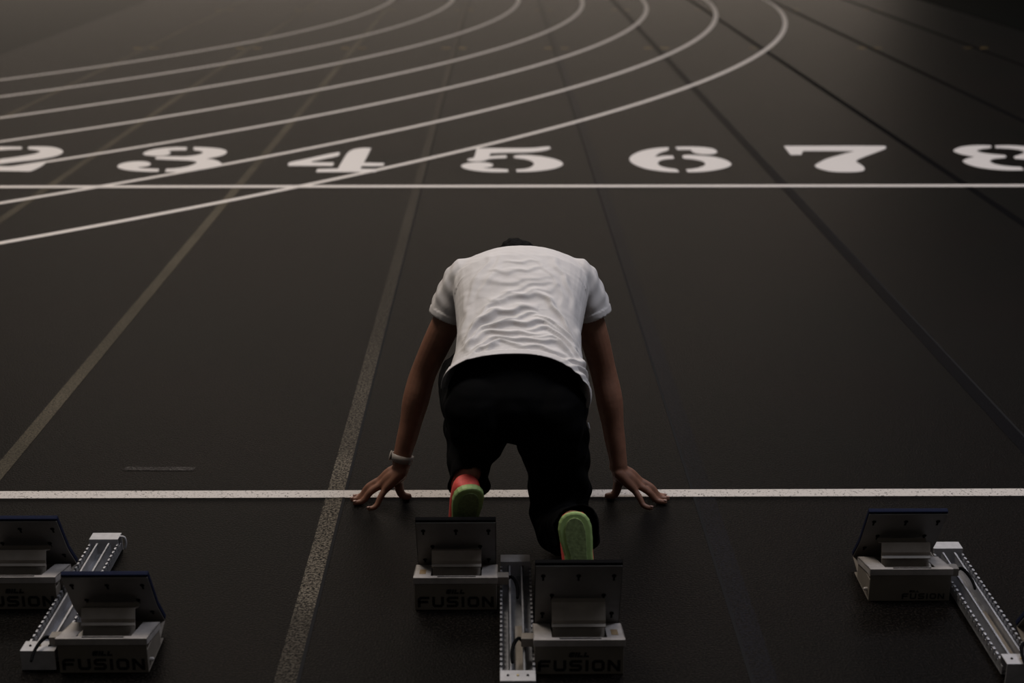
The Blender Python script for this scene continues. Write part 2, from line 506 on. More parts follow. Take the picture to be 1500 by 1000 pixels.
def get_no(me):
    a = np.empty(len(me.vertices) * 3)
    me.vertices.foreach_get('normal', a)
    return a.reshape(-1, 3)


def set_co(me, a):
    me.vertices.foreach_set('co', np.ascontiguousarray(a).reshape(-1))
    me.update()


def delete_faces(me, mask_fn):
    bm = bmesh.new()
    bm.from_mesh(me)
    bm.normal_update()
    dead = [f for f in bm.faces if mask_fn(f.calc_center_median(), f.normal)]
    bmesh.ops.delete(bm, geom=dead, context='FACES')
    bm.to_mesh(me)
    bm.free()


# ------------------------------------------------------------------ the track
def slab(polys, z0, z1):
    """flat slab of paint from outlines (x, y)"""
    bm = bmesh.new()
    for p in polys:
        area = sum(p[i][0] * p[(i + 1) % len(p)][1] - p[(i + 1) % len(p)][0] * p[i][1] for i in range(len(p)))
        if area < 0:
            p = p[::-1]
        vs = [bm.verts.new((x, y, z1)) for x, y in p]
        for tri in tessellate_polygon([[Vector((x, y, 0)) for x, y in p]]):
            f = bm.faces.new([vs[i] for i in tri])
            f.normal_update()
            if f.normal.z < 0:
                f.normal_flip()
        lo = [bm.verts.new((x, y, z0)) for x, y in p]
        n = len(p)
        for i in range(n):
            bm.faces.new((vs[i], lo[i], lo[(i + 1) % n], vs[(i + 1) % n]))
    return bm


def paint(name, polys, z, mat, parent, label, loc=(0, 0, 0)):
    bm = slab(polys, -0.001, z)
    me = bpy.data.meshes.new(name)
    bm.to_mesh(me)
    bm.free()
    o = link(name, me, parent, mat)
    o.location = loc
    if label:
        o['label'] = label
    return o


def strip(pts, w):
    L, R = [], []
    n = len(pts)
    for i in range(n):
        a, b = pts[max(i - 1, 0)], pts[min(i + 1, n - 1)]
        d = Vector((b[0] - a[0], b[1] - a[1])).normalized()
        L.append((pts[i][0] - d.y * w / 2, pts[i][1] + d.x * w / 2))
        R.append((pts[i][0] + d.y * w / 2, pts[i][1] - d.x * w / 2))
    return L, R


def strip_polys(pts, w):
    L, R = strip(pts, w)
    return [[L[i], L[i + 1], R[i + 1], R[i]] for i in range(len(pts) - 1)]


def chaikin(p, it=2):
    """rounds an outline a little, keeping real corners"""
    for _ in range(it):
        out = []
        n = len(p)
        for i in range(n):
            a, b, c = Vector(p[i - 1]), Vector(p[i]), Vector(p[(i + 1) % n])
            d1, d2 = (b - a), (c - b)
            if d1.length > 1e-6 and d2.length > 1e-6 and abs(d1.angle(d2)) > math.radians(62):
                out.append(tuple(b))
            else:
                out.append(tuple(b.lerp(a, 0.25)))
                out.append(tuple(b.lerp(c, 0.25)))
        p = out
    return p


fl = MB()
fl.add([(-16, -8, 0), (14, -8, 0), (14, 30, 0), (-16, 30, 0)], [(0, 1, 2, 3)])
fl.add([(-16, -8, -0.05), (14, -8, -0.05), (14, 30, -0.05), (-16, 30, -0.05)], [(3, 2, 1, 0)])
floor = fl.build('floor', 'track')
tag(floor, 'dark rubber running track with white and worn lane markings', None, None, 'structure')

# darker ground beyond the outermost lanes
paint('apron', [[(5.97, -8), (14, -8), (14, 30), (5.97, 30)]], 0.004, 'apron', floor, 'dark green-black ground beyond the outer lane on the right')
paint('apron', [[(-5.05, -8), (-5.05, 30), (-16, 30), (-16, -8)]], 0.0004, 'apron_left', floor, 'dark green-black ground beyond the inner lane on the left')

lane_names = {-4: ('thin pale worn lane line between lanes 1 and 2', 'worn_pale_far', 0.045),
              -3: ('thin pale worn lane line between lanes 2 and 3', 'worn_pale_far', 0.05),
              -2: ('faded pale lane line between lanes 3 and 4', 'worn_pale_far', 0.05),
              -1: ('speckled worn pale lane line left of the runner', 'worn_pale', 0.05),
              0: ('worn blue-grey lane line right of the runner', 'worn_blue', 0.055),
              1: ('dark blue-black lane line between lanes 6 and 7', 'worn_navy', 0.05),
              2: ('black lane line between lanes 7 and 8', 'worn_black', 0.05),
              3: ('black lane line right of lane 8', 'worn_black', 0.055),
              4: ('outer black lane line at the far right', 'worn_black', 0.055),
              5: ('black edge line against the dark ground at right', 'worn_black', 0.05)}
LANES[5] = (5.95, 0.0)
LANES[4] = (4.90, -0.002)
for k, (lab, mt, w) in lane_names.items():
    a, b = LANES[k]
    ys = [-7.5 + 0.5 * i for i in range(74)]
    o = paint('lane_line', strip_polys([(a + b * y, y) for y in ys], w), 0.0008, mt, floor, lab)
    if k in (-1, 0, 1):
        s = -1 if k == 0 else 1
        paint('lane_seam', strip_polys([(a + b * y + (s * (w / 2 + 0.004)), y) for y in ys], 0.009), 0.0006, 'seam', floor, 'thin dark joint along the edge of the lane line')

CC = (-15.8, 17.3)
for i, r in enumerate((14.20, 15.06, 16.00, 16.90, 17.77, 18.67, 19.52)):
    pts = [(CC[0] + r * math.cos(math.radians(d)), CC[1] + r * math.sin(math.radians(d))) for d in np.arange(-72, 40, 0.75)]
    nm = ['innermost', 'second', 'third', 'fourth', 'fifth', 'sixth', 'outermost'][i]
    paint('curve_line', strip_polys(pts, 0.05), 0.0012, 'white', floor, nm + ' of the seven white bend lines sweeping across the straight')

paint('cross_line', [[(-9, 4.265), (9, 4.285), (9, 4.345), (-9, 4.325)]], 0.0022, 'white', floor, 'white line across the lanes below the lane numbers')
sp = [(x, 0.0) for x in np.linspace(-7, 7, 57)]
paint('start_line', strip_polys(sp, 0.051), 0.0024, 'white_worn', floor, "white start line under the runner's hands")

for d, (c, pieces) in DIGITS.items():
    paint('lane_number', [chaikin([tuple(q) for q in p]) for p in pieces], 0.0018, 'number', floor, 'white stencilled lane number ' + d, (c[0], c[1], 0))

for row in (11.12, 15.4):
    for k in (-4, -3, -2, -1, 0, 1, 2, 3, 4):
        a, b = LANES[k]
        x = a + b * row
        for s in (-1, 1):
            cx = x + s * 0.085
            paint('hurdle_mark', [[(cx - 0.04, row - 0.03), (cx + 0.04, row - 0.03), (cx + 0.04, row + 0.03), (cx - 0.04, row + 0.03)]], 0.001, 'yellow', floor, None)
paint('scuff_mark', [[(-1.215, 0.182), (-1.0, 0.178), (-0.995, 0.205), (-1.21, 0.208)]], 0.0007, 'scuff', floor, 'pale grey scuff left of the runner before the start line')


# ------------------------------------------------------------------ starting blocks
def stroke_letters(word, h, adv, w, sw, shear=0.0):
    """block capitals from strokes, on the x-z plane, origin at left bottom"""
    G_ = {
        'F': [[(1, 1), (0.18, 1), (0, 0.82), (0, 0)], [(0, 0.5), (0.85, 0.5)]],
        'U': [[(0, 1), (0, 0.18), (0.15, 0), (0.85, 0), (1, 0.18), (1, 1)]],
        'S': [[(1, 1), (0.14, 1), (0, 0.86), (0, 0.64), (0.14, 0.5), (0.86, 0.5), (1, 0.36), (1, 0.14), (0.86, 0), (0, 0)]],
        'I': [[(0.5, 1), (0.5, 0)]],
        'O': [[(0.5, 1), (0.16, 1), (0, 0.82), (0, 0.18), (0.16, 0), (0.84, 0), (1, 0.18), (1, 0.82), (0.84, 1), (0.5, 1)]],
        'N': [[(0, 0), (0, 1), (0.08, 1), (0.92, 0), (1, 0), (1, 1)]],
        'G': [[(1, 1), (0.12, 1), (0, 0.85), (0, 0.15), (0.12, 0), (1, 0), (1, 0.5), (0.55, 0.5)]],
        'L': [[(0, 1), (0, 0), (1, 0)]],
    }
    x = 0.0
    mb = MB()
    H = h - sw
    for ch in word:
        cw = w * (0.30 if ch == 'I' else 1.0)
        for st in G_[ch]:
            pts = [(x + sw / 2 + px * (cw - sw) + shear * (sw / 2 + pz * H), sw / 2 + pz * H) for px, pz in st]
            ext = []
            for i, p in enumerate(pts):
                ext.append(p)
            n = len(ext)
            closed = ext[0] == ext[-1]
            L, R = [], []
            for i in range(n):
                p = Vector(ext[i])
                if i == 0:
                    d1 = d2 = (Vector(ext[1]) - p).normalized()
                    if not closed:
                        p = p - d1 * sw * 0.5
                elif i == n - 1:
                    d1 = d2 = (p - Vector(ext[i - 1])).normalized()
                    if not closed:
                        p = p + d1 * sw * 0.5
                else:
                    d1 = (p - Vector(ext[i - 1])).normalized()
                    d2 = (Vector(ext[i + 1]) - p).normalized()
                nn = Vector((-(d1 + d2).y, (d1 + d2).x)).normalized()
                c_ = max(0.5, nn.dot(Vector((-d1.y, d1.x))))
                L.append(p + nn * (sw / 2 / c_))
                R.append(p - nn * (sw / 2 / c_))
            vs = [(p.x, -0.0004, p.y) for p in L] + [(p.x, -0.0004, p.y) for p in R] + [(p.x, 0.0006, p.y) for p in L] + [(p.x, 0.0006, p.y) for p in R]
            fs = []
            for i in range(n - 1):
                fs += [(i, i + 1, n + i + 1, n + i), (2 * n + i, 2 * n + i + 1, i + 1, i), (n + i, n + i + 1, 3 * n + i + 1, 3 * n + i)]
            mb.add(vs, fs)
        x += cw + adv
    return mb, x - adv


def lettering(parent, word, x_c, z0, width, h, sw, adv, y, shear, gap_i=True):
    n = sum(0.30 if c == 'I' else 1.0 for c in word)
    w = (width - adv * (len(word) - 1) - shear * h) / n
    mb, tot = stroke_letters(word, h, adv, w, sw, shear)
    me = mb.mesh('lettering', fix=True)
    o = link('lettering', me, parent, 'ink')
    o.location = (x_c - width / 2, y, z0)
    return o


def keyhole_mesh():
    mb = MB()
    n = 12
    top = [(0.0055 * math.cos(2 * math.pi * k / n), 0.0055 * math.sin(2 * math.pi * k / n)) for k in range(n)]
    mb.add([(x, 0.0, z) for x, z in top] + [(x, -0.0005, z) for x, z in top],
           [tuple(range(n, 2 * n))] + [(i, (i + 1) % n, n + (i + 1) % n, n + i) for i in range(n)])
    mb.box(-0.0024, 0.0024, -0.0005, 0.0, -0.016, 0.0)
    me = mb.mesh('keyhole_slot')
    me.materials.append(M['hole'])
    return me


KEY = keyhole_mesh()


def pedal(parent, x, y, rail_side, top, bend, bottom, rubber, small_text=False, sticker_side=0):
    """one foot pedal; x centre, y of the back face; top, bend and bottom are (y, z) of the bent plate"""
    W2 = 0.1015
    b = MB()
    b.box(x - W2, x + W2, y, y + 0.003, 0.0, 0.078)
    b.box(x - W2, x - W2 + 0.003, y + 0.003, y + 0.12, 0.004, 0.058)
    b.box(x + W2 - 0.003, x + W2, y + 0.003, y + 0.12, 0.004, 0.058)
    b.box(x - W2, x + W2, y + 0.003, y + 0.15, 0.0, 0.004)
    box = b.build('base_box', 'box', parent, bevel=0.0012)
    # folded steel cap with its opening
    zt, zf, yf = 0.0905, 0.062, 0.122
    c = MB()
    e = W2 + 0.0025
    c.sheet([(y - 0.0035, 0.074), (y - 0.0035, zt), (y + 0.012, zt - 0.0023)], x - e, x + e, -0.0025)

    def tz(yy):
        return zt + (zf - zt) * (yy / yf)
    for xa, xb in ((x - e, x - 0.062), (x + 0.064, x + e)):
        c.sheet([(y + 0.012, tz(0.012)), (y + yf, zf), (y + yf, zf - 0.012)], xa, xb, -0.0025)
    for xa in (x - e, x + e - 0.0025):
        c.add([(xa, y, 0.074), (xa + 0.0025, y, 0.074), (xa + 0.0025, y + yf, zf - 0.017), (xa, y + yf, zf - 0.017),
               (xa, y, zt), (xa + 0.0025, y, zt), (xa + 0.0025, y + yf, zf), (xa, y + yf, zf)],
              [(0, 1, 2, 3), (4, 5, 6, 7), (0, 1, 5, 4), (1, 2, 6, 5), (2, 3, 7, 6), (3, 0, 4, 7)])
    cap = c.build('box_cap', 'cap', parent, bevel=0.0008)
    # slot printed in the cap's near strip
    s = MB()
    s.box(x - 0.045, x + 0.05, y + 0.0015, y + 0.006, zt - 0.0012, zt - 0.0002)
    s.build('cap_slot', 'hole', cap)
    if sticker_side:
        sx = x + sticker_side * 0.083
        s = MB()
        y0, y1 = 0.030, 0.072
        s.add([(sx - 0.008, y + y0, tz(y0) + 0.0006), (sx + 0.008, y + y0, tz(y0) + 0.0006), (sx + 0.008, y + y1, tz(y1) + 0.0006), (sx - 0.008, y + y1, tz(y1) + 0.0006),
               (sx - 0.008, y + y0, tz(y0) - 0.001), (sx + 0.008, y + y0, tz(y0) - 0.001), (sx + 0.008, y + y1, tz(y1) - 0.001), (sx - 0.008, y + y1, tz(y1) - 0.001)],
              [(0, 1, 2, 3), (0, 4, 5, 1), (1, 5, 6, 2), (2, 6, 7, 3), (3, 7, 4, 0)])
        s.build('sticker', 'sticker', cap)
    # lettering on the back face
    if small_text:
        a = lettering(box, 'FUSION', x + 0.035, 0.006, 0.106, 0.0155, 0.0034, 0.0045, y - 0.0006, 0.0)
        g_ = lettering(box, 'GILL', x + 0.012, 0.0245, 0.026, 0.006, 0.0018, 0.0014, y - 0.0006, 0.25)
    else:
        a = lettering(box, 'FUSION', x + 0.0, 0.008, 0.188, 0.029, 0.0068, 0.0070, y - 0.0006, 0.0)
        g_ = lettering(box, 'GILL', x + 0.0, 0.0445, 0.050, 0.0125, 0.0042, 0.0022, y - 0.0006, 0.30)
    a['label'] = 'black FUSION lettering'
    g_['label'] = 'black slanted GILL lettering'
    # pedal plate
    ty, tz_ = y + top[0], top[1]
    by, bz = y + bend[0], bend[1]
    oy, oz = y + bottom[0], bottom[1]

    def lerp(p, q, k):
        return (p[0] + (q[0] - p[0]) * k, p[1] + (q[1] - p[1]) * k)
    T_, B_, O_ = (ty, tz_), (by, bz), (oy, oz)
    prof = [T_, lerp(T_, B_, 0.88), (lerp(T_, B_, 1.0)[0] + 0.001, bz), lerp(B_, O_, 0.12), O_]
    pl = MB()
    pw = 0.0985
    pl.sheet(prof, x - pw, x + pw, 0.003)
    plate = pl.build('pedal_plate', 'plate', parent, bevel=0.0008)
    # lower return flange with its feet
    fl_ = MB()
    fl_.sheet([O_, (oy - 0.045, 0.014), (oy - 0.075, 0.008)], x - pw, x + pw, -0.003)
    fl_.build('return_flange', 'bracket', plate)
    # rubber face in front of the plate
    rb = MB()
    d = Vector((B_[0] - T_[0], B_[1] - T_[1])).normalized()
    nrm = Vector((-d.y, d.x))
    if nrm.y < 0:
        nrm = -nrm
    off = [(p[0] + nrm.x * 0.0035, p[1] + nrm.y * 0.0035) for p in (lerp(T_, B_, -0.05), B_, lerp(B_, O_, 0.97))]
    rb.sheet(off, x - pw - 0.0015, x + pw + 0.0015, 0.012)
    rb.build('rubber_face', rubber, plate, bevel=0.002)
    # keyhole slots on the back of the plate
    d3 = Vector((0, B_[0] - T_[0], B_[1] - T_[1])).normalized()
    n3 = Vector((0, d3.z, -d3.y))
    if n3.y > 0:
        n3 = -n3
    rot = Matrix((Vector((1, 0, 0)), -n3, -d3)).transposed()
    for kx, kk in ((-0.081, 0.24), (0.0, 0.24), (0.081, 0.24), (-0.06, 0.74), (0.06, 0.74)):
        p = lerp(T_, B_, kk)
        o = link('keyhole_slot', KEY, plate)
        o.matrix_local = Matrix.Translation(Vector((x + kx, p[0], p[1])) + n3 * 0.0004) @ rot.to_4x4()
    d3 = Vector((0, O_[0] - B_[0], O_[1] - B_[1])).normalized()
    n3 = Vector((0, d3.z, -d3.y))
    if n3.y > 0:
        n3 = -n3
    rot = Matrix((Vector((1, 0, 0)), -n3, -d3)).transposed()
    for kx in (-0.081, 0.081):
        p = lerp(B_, O_, 0.30)
        o = link('keyhole_slot', KEY, plate)
        o.matrix_local = Matrix.Translation(Vector((x + kx, p[0], p[1])) + n3 * 0.0004) @ rot.to_4x4()
    # bent support bracket: from the plate back towards the camera and down into the box
    p0 = lerp(T_, B_, 0.80)
    br = MB()
    prof = [(p0[0] - 0.004, p0[1]), (p0[0] - 0.016, p0[1] - 0.004), (y + 0.070, 0.128), (y + 0.060, 0.105), (y + 0.060, 0.096)]
    br.sheet(prof, x - 0.061, x + 0.063, 0.003)
    br.sheet([(y + 0.060, 0.096), (y + 0.053, 0.092), (y + 0.056, 0.088)], x - 0.061, x + 0.063, 0.003)
    br.sheet([(y + 0.066, 0.089), (y + 0.044, 0.05), (y + 0.03, 0.01)], x - 0.059, x + 0.061, 0.003)
    br.build('support_bracket', 'bracket', parent, bevel=0.0008)
    # hinge bolt at the outer side of the box
    bo = MB()
    bx = x - rail_side * (W2 + 0.001)
    bo.tube([(bx - 0.004, y + 0.02, 0.024), (bx + 0.004, y + 0.02, 0.024)], [0.0045, 0.0045], 8)
    if not sticker_side:
        bo.build('bolt', 'cap', box)
    # clamp that grips the rail
    cl = MB()
    xi = x + rail_side * W2
    cl.box(min(xi, xi + rail_side * 0.03), max(xi, xi + rail_side * 0.03), y + 0.035, y + 0.062, 0.05, 0.072)
    tab = cl.build('clamp_tab', 'bracket', parent, bevel=0.0015)
    hk = MB()
    xh = xi + rail_side * 0.028
    hk.tube([(xh, y + 0.045, 0.062), (xh + rail_side * 0.008, y + 0.040, 0.070), (xh + rail_side * 0.018, y + 0.025, 0.066), (xh + rail_side * 0.024, y - 0.005, 0.058), (xh + rail_side * 0.023, y - 0.03, 0.05)],
            [0.004, 0.0045, 0.0045, 0.004, 0.0035], 8, sub=3)
    hk.build('clamp_handle', 'black_rubber', tab, smooth=True)


def rail(parent, x, y0, y1, loop=False):
    r = MB()
    h = 0.0385
    r.box(x - h, x + h, y0 + 0.03, y1 - 0.012, 0.004, 0.008)
    for s in (-1, 1):
        r.box(x + s * 0.0185 - 0.0016, x + s * 0.0185 + 0.0016, y0 + 0.03, y1 - 0.045, 0.008, 0.042)
        r.box(x + s * 0.0165 - 0.0036, x + s * 0.0165 + 0.0036, y0 + 0.03, y1 - 0.045, 0.0395, 0.042)
        r.box(x + s * 0.037 - 0.0015, x + s * 0.037 + 0.0015, y0 + 0.03, y1 - 0.012, 0.008, 0.026)
    ra = r.build('rail', 'alu', parent, bevel=0.0006)
    for s in (-1, 1):
        t = MB()
        yy = y0 + 0.045
        while yy < y1 - 0.04:
            t.box(x + s * 0.037 - 0.003, x + s * 0.037 + 0.003, yy, yy + 0.011, 0.02, 0.037)
            yy += 0.0215
        t.build('tooth_strip', 'alu', ra, bevel=0.001)
    # raised slide bar lying in the channel
    c = MB()
    c.box(x - 0.004, x + 0.013, y0 + 0.04, y0 + 0.30, 0.008, 0.016)
    c.build('slide_bar', 'bracket', ra)
    # end plates
    f = MB()
    f.sheet([(y1 - 0.040, 0.006), (y1 - 0.040, 0.05), (y1, 0.05), (y1, 0.0)], x - h, x + h, -0.003)
    f.build('front_end_plate', 'alu_lit', parent, bevel=0.0008)
    if loop:
        lp = MB()
        lp.tube([(x + h, y1 - 0.02, 0.048), (x + h + 0.012, y1 - 0.02, 0.046), (x + h + 0.016, y1 - 0.022, 0.03), (x + h + 0.012, y1 - 0.024, 0.016)], [0.003] * 4, 8, sub=3)
        lp.build('wire_loop', 'alu_lit', parent, smooth=True)
    e = MB()
    e.sheet([(y0 + 0.0, 0.0), (y0 + 0.0, 0.05), (y0 + 0.044, 0.05), (y0 + 0.044, 0.006)], x - h - 0.001, x + h + 0.001, -0.003)
    ep = e.build('rear_end_plate', 'alu_lit', parent, bevel=0.0008)
    for s, mt, nm in ((-0.022, 'hole', 'bolt_hole'), (0.022, 'hole', 'bolt_hole'), (0.0, 'brass', 'rivet')):
        k = MB()
        k.tube([(x + s, y0 + 0.022, 0.0495), (x + s, y0 + 0.022, 0.0503)], [0.0032, 0.0032], 8)
        k.build(nm, mt, ep)
    return ra


def starting_block(loc, label, pedals, rail_y, loop=False):
    root = empty('starting_block', loc)
    tag(root, label, 'starting block', 'starting blocks behind the start line')
    rail(root, 0.0, rail_y[0] - loc[1], rail_y[1] - loc[1], loop)
    for p in pedals:
        p = dict(p)
        p['x'] -= loc[0]
        p['y'] -= loc[1]
        pedal(root, **p)
    return root


LOW = dict(top=(0.066, 0.207), bend=(0.128, 0.098), bottom=(0.186, 0.028))
starting_block((-0.02, -0.80, 0), 'grey metal starting block under the feet of the runner, black rubber pedals',
               [dict(x=-0.1695, y=-0.69, rail_side=1, top=(0.052, 0.212), bend=(0.105, 0.10), bottom=(0.155, 0.028), rubber='black_rubber', sticker_side=-1),
                dict(x=0.1205, y=-0.99, rail_side=-1, top=(0.060, 0.243), bend=(0.105, 0.12), bottom=(0.140, 0.028), rubber='black_rubber', sticker_side=1)],
               (-1.098, -0.489))
starting_block((-1.117, -0.66, 0), 'empty starting block with navy pedal edges in the lane left of the runner',
               [dict(x=-1.2590, y=-0.68, rail_side=1, rubber='navy', **LOW),
                dict(x=-0.9640, y=-0.977, rail_side=-1, rubber='navy', **LOW)],
               (-0.964, -0.353), True)
starting_block((1.12, -0.73, 0), 'empty starting block with small lettering in the lane right of the runner',
               [dict(x=0.9670, y=-0.652, rail_side=1, rubber='navy', small_text=True, **LOW),
                dict(x=1.2720, y=-1.02, rail_side=-1, rubber='navy', **LOW)],
               (-1.035, -0.421))

# ------------------------------------------------------------------ the runner
person = empty('person', (-0.02, -0.40, 0))
tag(person, 'runner in white T-shirt and black trousers crouched with both hands at the start line', 'person')
PO = Vector(person.location)


def to_person(me):
    me.transform(Matrix.Translation(-PO))
    return me


SH = {-1: Vector((-0.160, 0.012, 0.636)), 1: Vector((0.162, 0.012, 0.638))}
EL = {-1: Vector((-0.276, -0.005, 0.375)), 1: Vector((0.236, -0.005, 0.372))}
WR = {-1: Vector((-0.343, -0.055, 0.118)), 1: Vector((0.2805, -0.055, 0.108))}
HIP = {-1: Vector((-0.105, -0.42, 0.455)), 1: Vector((0.075, -0.41, 0.45))}
KN = {-1: Vector((-0.158, -0.07, 0.405)), 1: Vector((0.098, -0.35, 0.072))}
AN = {-1: Vector((-0.137, -0.505, 0.292)), 1: Vector((0.121, -0.690, 0.235))}


def hand_pts(sx):
    off = (lambda x: x) if sx == 1 else (lambda x: -0.0625 - x)
    dz = 0.0 if sx == 1 else 0.004

    def P(x, y, z, k=1.0):
        return Vector((off(x), y, z + dz * k))
    return P


body = MB()
nails = []
# arms
for s in (-1, 1):
    a, b, c = SH[s], EL[s], WR[s]
    P = hand_pts(s)
    out = Vector((s, 0, 0))
    mid = a.lerp(b, 0.5) + Vector((s * 0.004, -0.006, 0))
    f1 = b.lerp(c, 0.25) + Vector((s * 0.006, -0.004, 0))
    f2 = b.lerp(c, 0.6) + Vector((s * 0.004, 0, 0))
    body.tube([a, mid, b + Vector((0, 0.003, 0.01)), f1, f2, c + Vector((0, 0.002, 0.02)), c],
              [0.040, 0.0415, 0.0375, 0.0385, 0.031, (0.0255, 0.0235), (0.026, 0.0225)], 20, up=(0, 1, 0), sub=5)
    # palm: heel of the hand to the knuckles
    k_i, k_m, k_r, k_p = P(0.338, -0.022, 0.056), P(0.343, -0.042, 0.061), P(0.338, -0.062, 0.056), P(0.328, -0.080, 0.047)
    wi, wp = P(0.281, -0.040, 0.098), P(0.283, -0.068, 0.094)
    body.tube([wi, wi.lerp(k_i, 0.5) + Vector((0, 0, 0.003)), k_i], [0.021, 0.019, 0.0125], 12, sub=3)
    body.tube([wi.lerp(wp, 0.4), wi.lerp(wp, 0.4).lerp(k_m, 0.5) + Vector((0, 0, 0.006)), k_m], [0.021, 0.0195, 0.013], 12, sub=3)
    body.tube([wi.lerp(wp, 0.8), wi.lerp(wp, 0.8).lerp(k_r, 0.5) + Vector((0, 0, 0.005)), k_r], [0.020, 0.018, 0.0125], 12, sub=3)
    body.tube([wp, wp.lerp(k_p, 0.5) + Vector((0, 0, 0.001)), k_p], [0.019, 0.016, 0.011], 12, sub=3)
    fingers = [
        ([k_i, P(0.372, -0.026, 0.039), P(0.392, -0.030, 0.018, 0.5), P(0.405, -0.032, 0.0095, 0), P(0.420, -0.035, 0.0085, 0)], 0.0086),
        ([k_m, P(0.378, -0.046, 0.042), P(0.398, -0.050, 0.018, 0.5), P(0.410, -0.051, 0.0095, 0), P(0.426, -0.053, 0.0085, 0)], 0.0088),
        ([k_r, P(0.370, -0.067, 0.036), P(0.388, -0.071, 0.016, 0.5), P(0.400, -0.073, 0.0095, 0), P(0.416, -0.076, 0.0085, 0)], 0.0084),
        ([k_p, P(0.341, -0.093, 0.030), P(0.350, -0.104, 0.014, 0.5), P(0.360, -0.110, 0.0085, 0), P(0.373, -0.115, 0.0078, 0)], 0.0075),
    ]
    for pts, r in fingers:
        body.tube(pts, [r * 1.38, r * 1.25, r * 1.12, r * 1.06, r * 0.9], 12, sub=4)
        d = (pts[-1] - pts[-2]).normalized()
        nails.append((s, pts[-1] + d * 0.001 + Vector((0, 0, r * 0.70)), d, r))
    # thumb leaves the inner side of the palm near its base
    tx = 0.0 if s == 1 else 0.010
    th = [P(0.284, -0.040, 0.090), P(0.286 + tx * 0.6, -0.036, 0.066), P(0.283 + tx, -0.035, 0.042), P(0.277 + tx, -0.036, 0.019, 0.5), P(0.267 + tx, -0.037, 0.0115, 0), P(0.254 + tx, -0.038, 0.0105, 0)]
    body.tube(th, [0.020, 0.0185, 0.0145, 0.0122, 0.0115, 0.0100], 12, sub=4)
    # web and heel of the hand between thumb and palm
    body.tube([P(0.286, -0.044, 0.076), P(0.303, -0.042, 0.060), P(0.320, -0.044, 0.053)], [0.020, 0.016, 0.012], 10, sub=2)
    d = (th[-1] - th[-2]).normalized()
    nails.append((s, th[-1] + Vector((0, 0, 0.0066)), d, 0.0095))

# torso and legs under the clothes
body.tube([(-0.018, -0.44, 0.475), (-0.014, -0.33, 0.525), (-0.008, -0.2, 0.575), (-0.002, -0.08, 0.62), (0.0, 0.01, 0.64)],
          [(0.135, 0.085), (0.13, 0.085), (0.135, 0.09), (0.15, 0.092), (0.14, 0.07)], 24, sub=4)
for s in (-1, 1):
    body.tube([(0, 0.02, 0.645), SH[s]], [0.055, 0.038], 16)
body.tube([(0, 0.05, 0.655), (0.0, 0.11, 0.642), (0.0, 0.155, 0.612)], [0.062, 0.054, 0.052], 18, sub=4)
for s in (-1, 1):
    body.tube([HIP[s], HIP[s].lerp(KN[s], 0.5), KN[s]], [0.075, 0.065, 0.05], 18, sub=4)
    sh = AN[s]
    body.tube([KN[s], KN[s].lerp(sh, 0.3), KN[s].lerp(sh, 0.75), sh], [0.046, 0.049, 0.034, 0.031], 18, sub=4)

# feet: inside the shoes
SHOE = {}
for s, heel, toe, up in ((-1, Vector((-0.133, -0.600, 0.2850)), Vector((-0.158, -0.500, 0.0180)), Vector((-0.22, 1, 0.35))),
                         (1, Vector((0.1150, -0.752, 0.2930)), Vector((0.142, -0.832, 0.0320)), Vector((0.03, 1, -0.3)))):
    t = (toe - heel).normalized()
    n = (up - t * up.dot(t)).normalized()
    SHOE[s] = (heel, t, n, t.cross(n), (toe - heel).length)
    h, t, n, w, L = SHOE[s]
    body.tube([AN[s], h + t * 0.05 + n * 0.075, h + t * 0.10 + n * 0.05, h + t * 0.17 + n * 0.038, h + t * 0.24 + n * 0.030], [0.031, 0.031, 0.026, 0.024, 0.018], 14, sub=3)

# head hanging forward, face towards the ground
HC = Vector((-0.006, 0.222, 0.582))
fdir = Vector((0, 0.30, -0.95)).normalized()      # where the face points
hup = Vector((0, 0.95, 0.30)).normalized()        # towards the crown
hs = hup.cross(fdir)
Hm = Matrix((hs, fdir, hup)).transposed()


def HP(x, f_, u):
    return HC + Hm @ Vector((x, f_, u))


body.ellipsoid(HP(0, -0.012, 0.028), (0.073, 0.092, 0.082), Hm)
body.ellipsoid(HP(0, 0.022, -0.035), (0.058, 0.064, 0.075), Hm)
body.ellipsoid(HP(0, 0.055, -0.085), (0.028, 0.026, 0.022), Hm)
body.tube([HP(0, 0.082, 0.012), HP(0, 0.093, -0.012), HP(0, 0.102, -0.030)], [0.008, 0.009, 0.0125], 10, sub=3)
for s in (-1, 1):
    body.ellipsoid(HP(s * 0.014, 0.092, -0.033), (0.009, 0.009, 0.008), Hm, 10, 8)
    body.ellipsoid(HP(s * 0.030, 0.077, 0.018), (0.024, 0.009, 0.007), Hm, 12, 8)
    body.ellipsoid(HP(s * 0.075, -0.004, -0.010), (0.009, 0.017, 0.031), Hm, 12, 8)
    body.ellipsoid(HP(s * 0.035, 0.064, -0.025), (0.020, 0.016, 0.018), Hm, 12, 8)
body.ellipsoid(HP(0, 0.083, -0.058), (0.022, 0.008, 0.0055), Hm, 12, 8)
body.ellipsoid(HP(0, 0.080, -0.067), (0.019, 0.008, 0.0055), Hm, 12, 8)
body.tube([HP(0, -0.03, -0.03), HP(0, -0.045, -0.095)], [0.05, 0.054], 16)

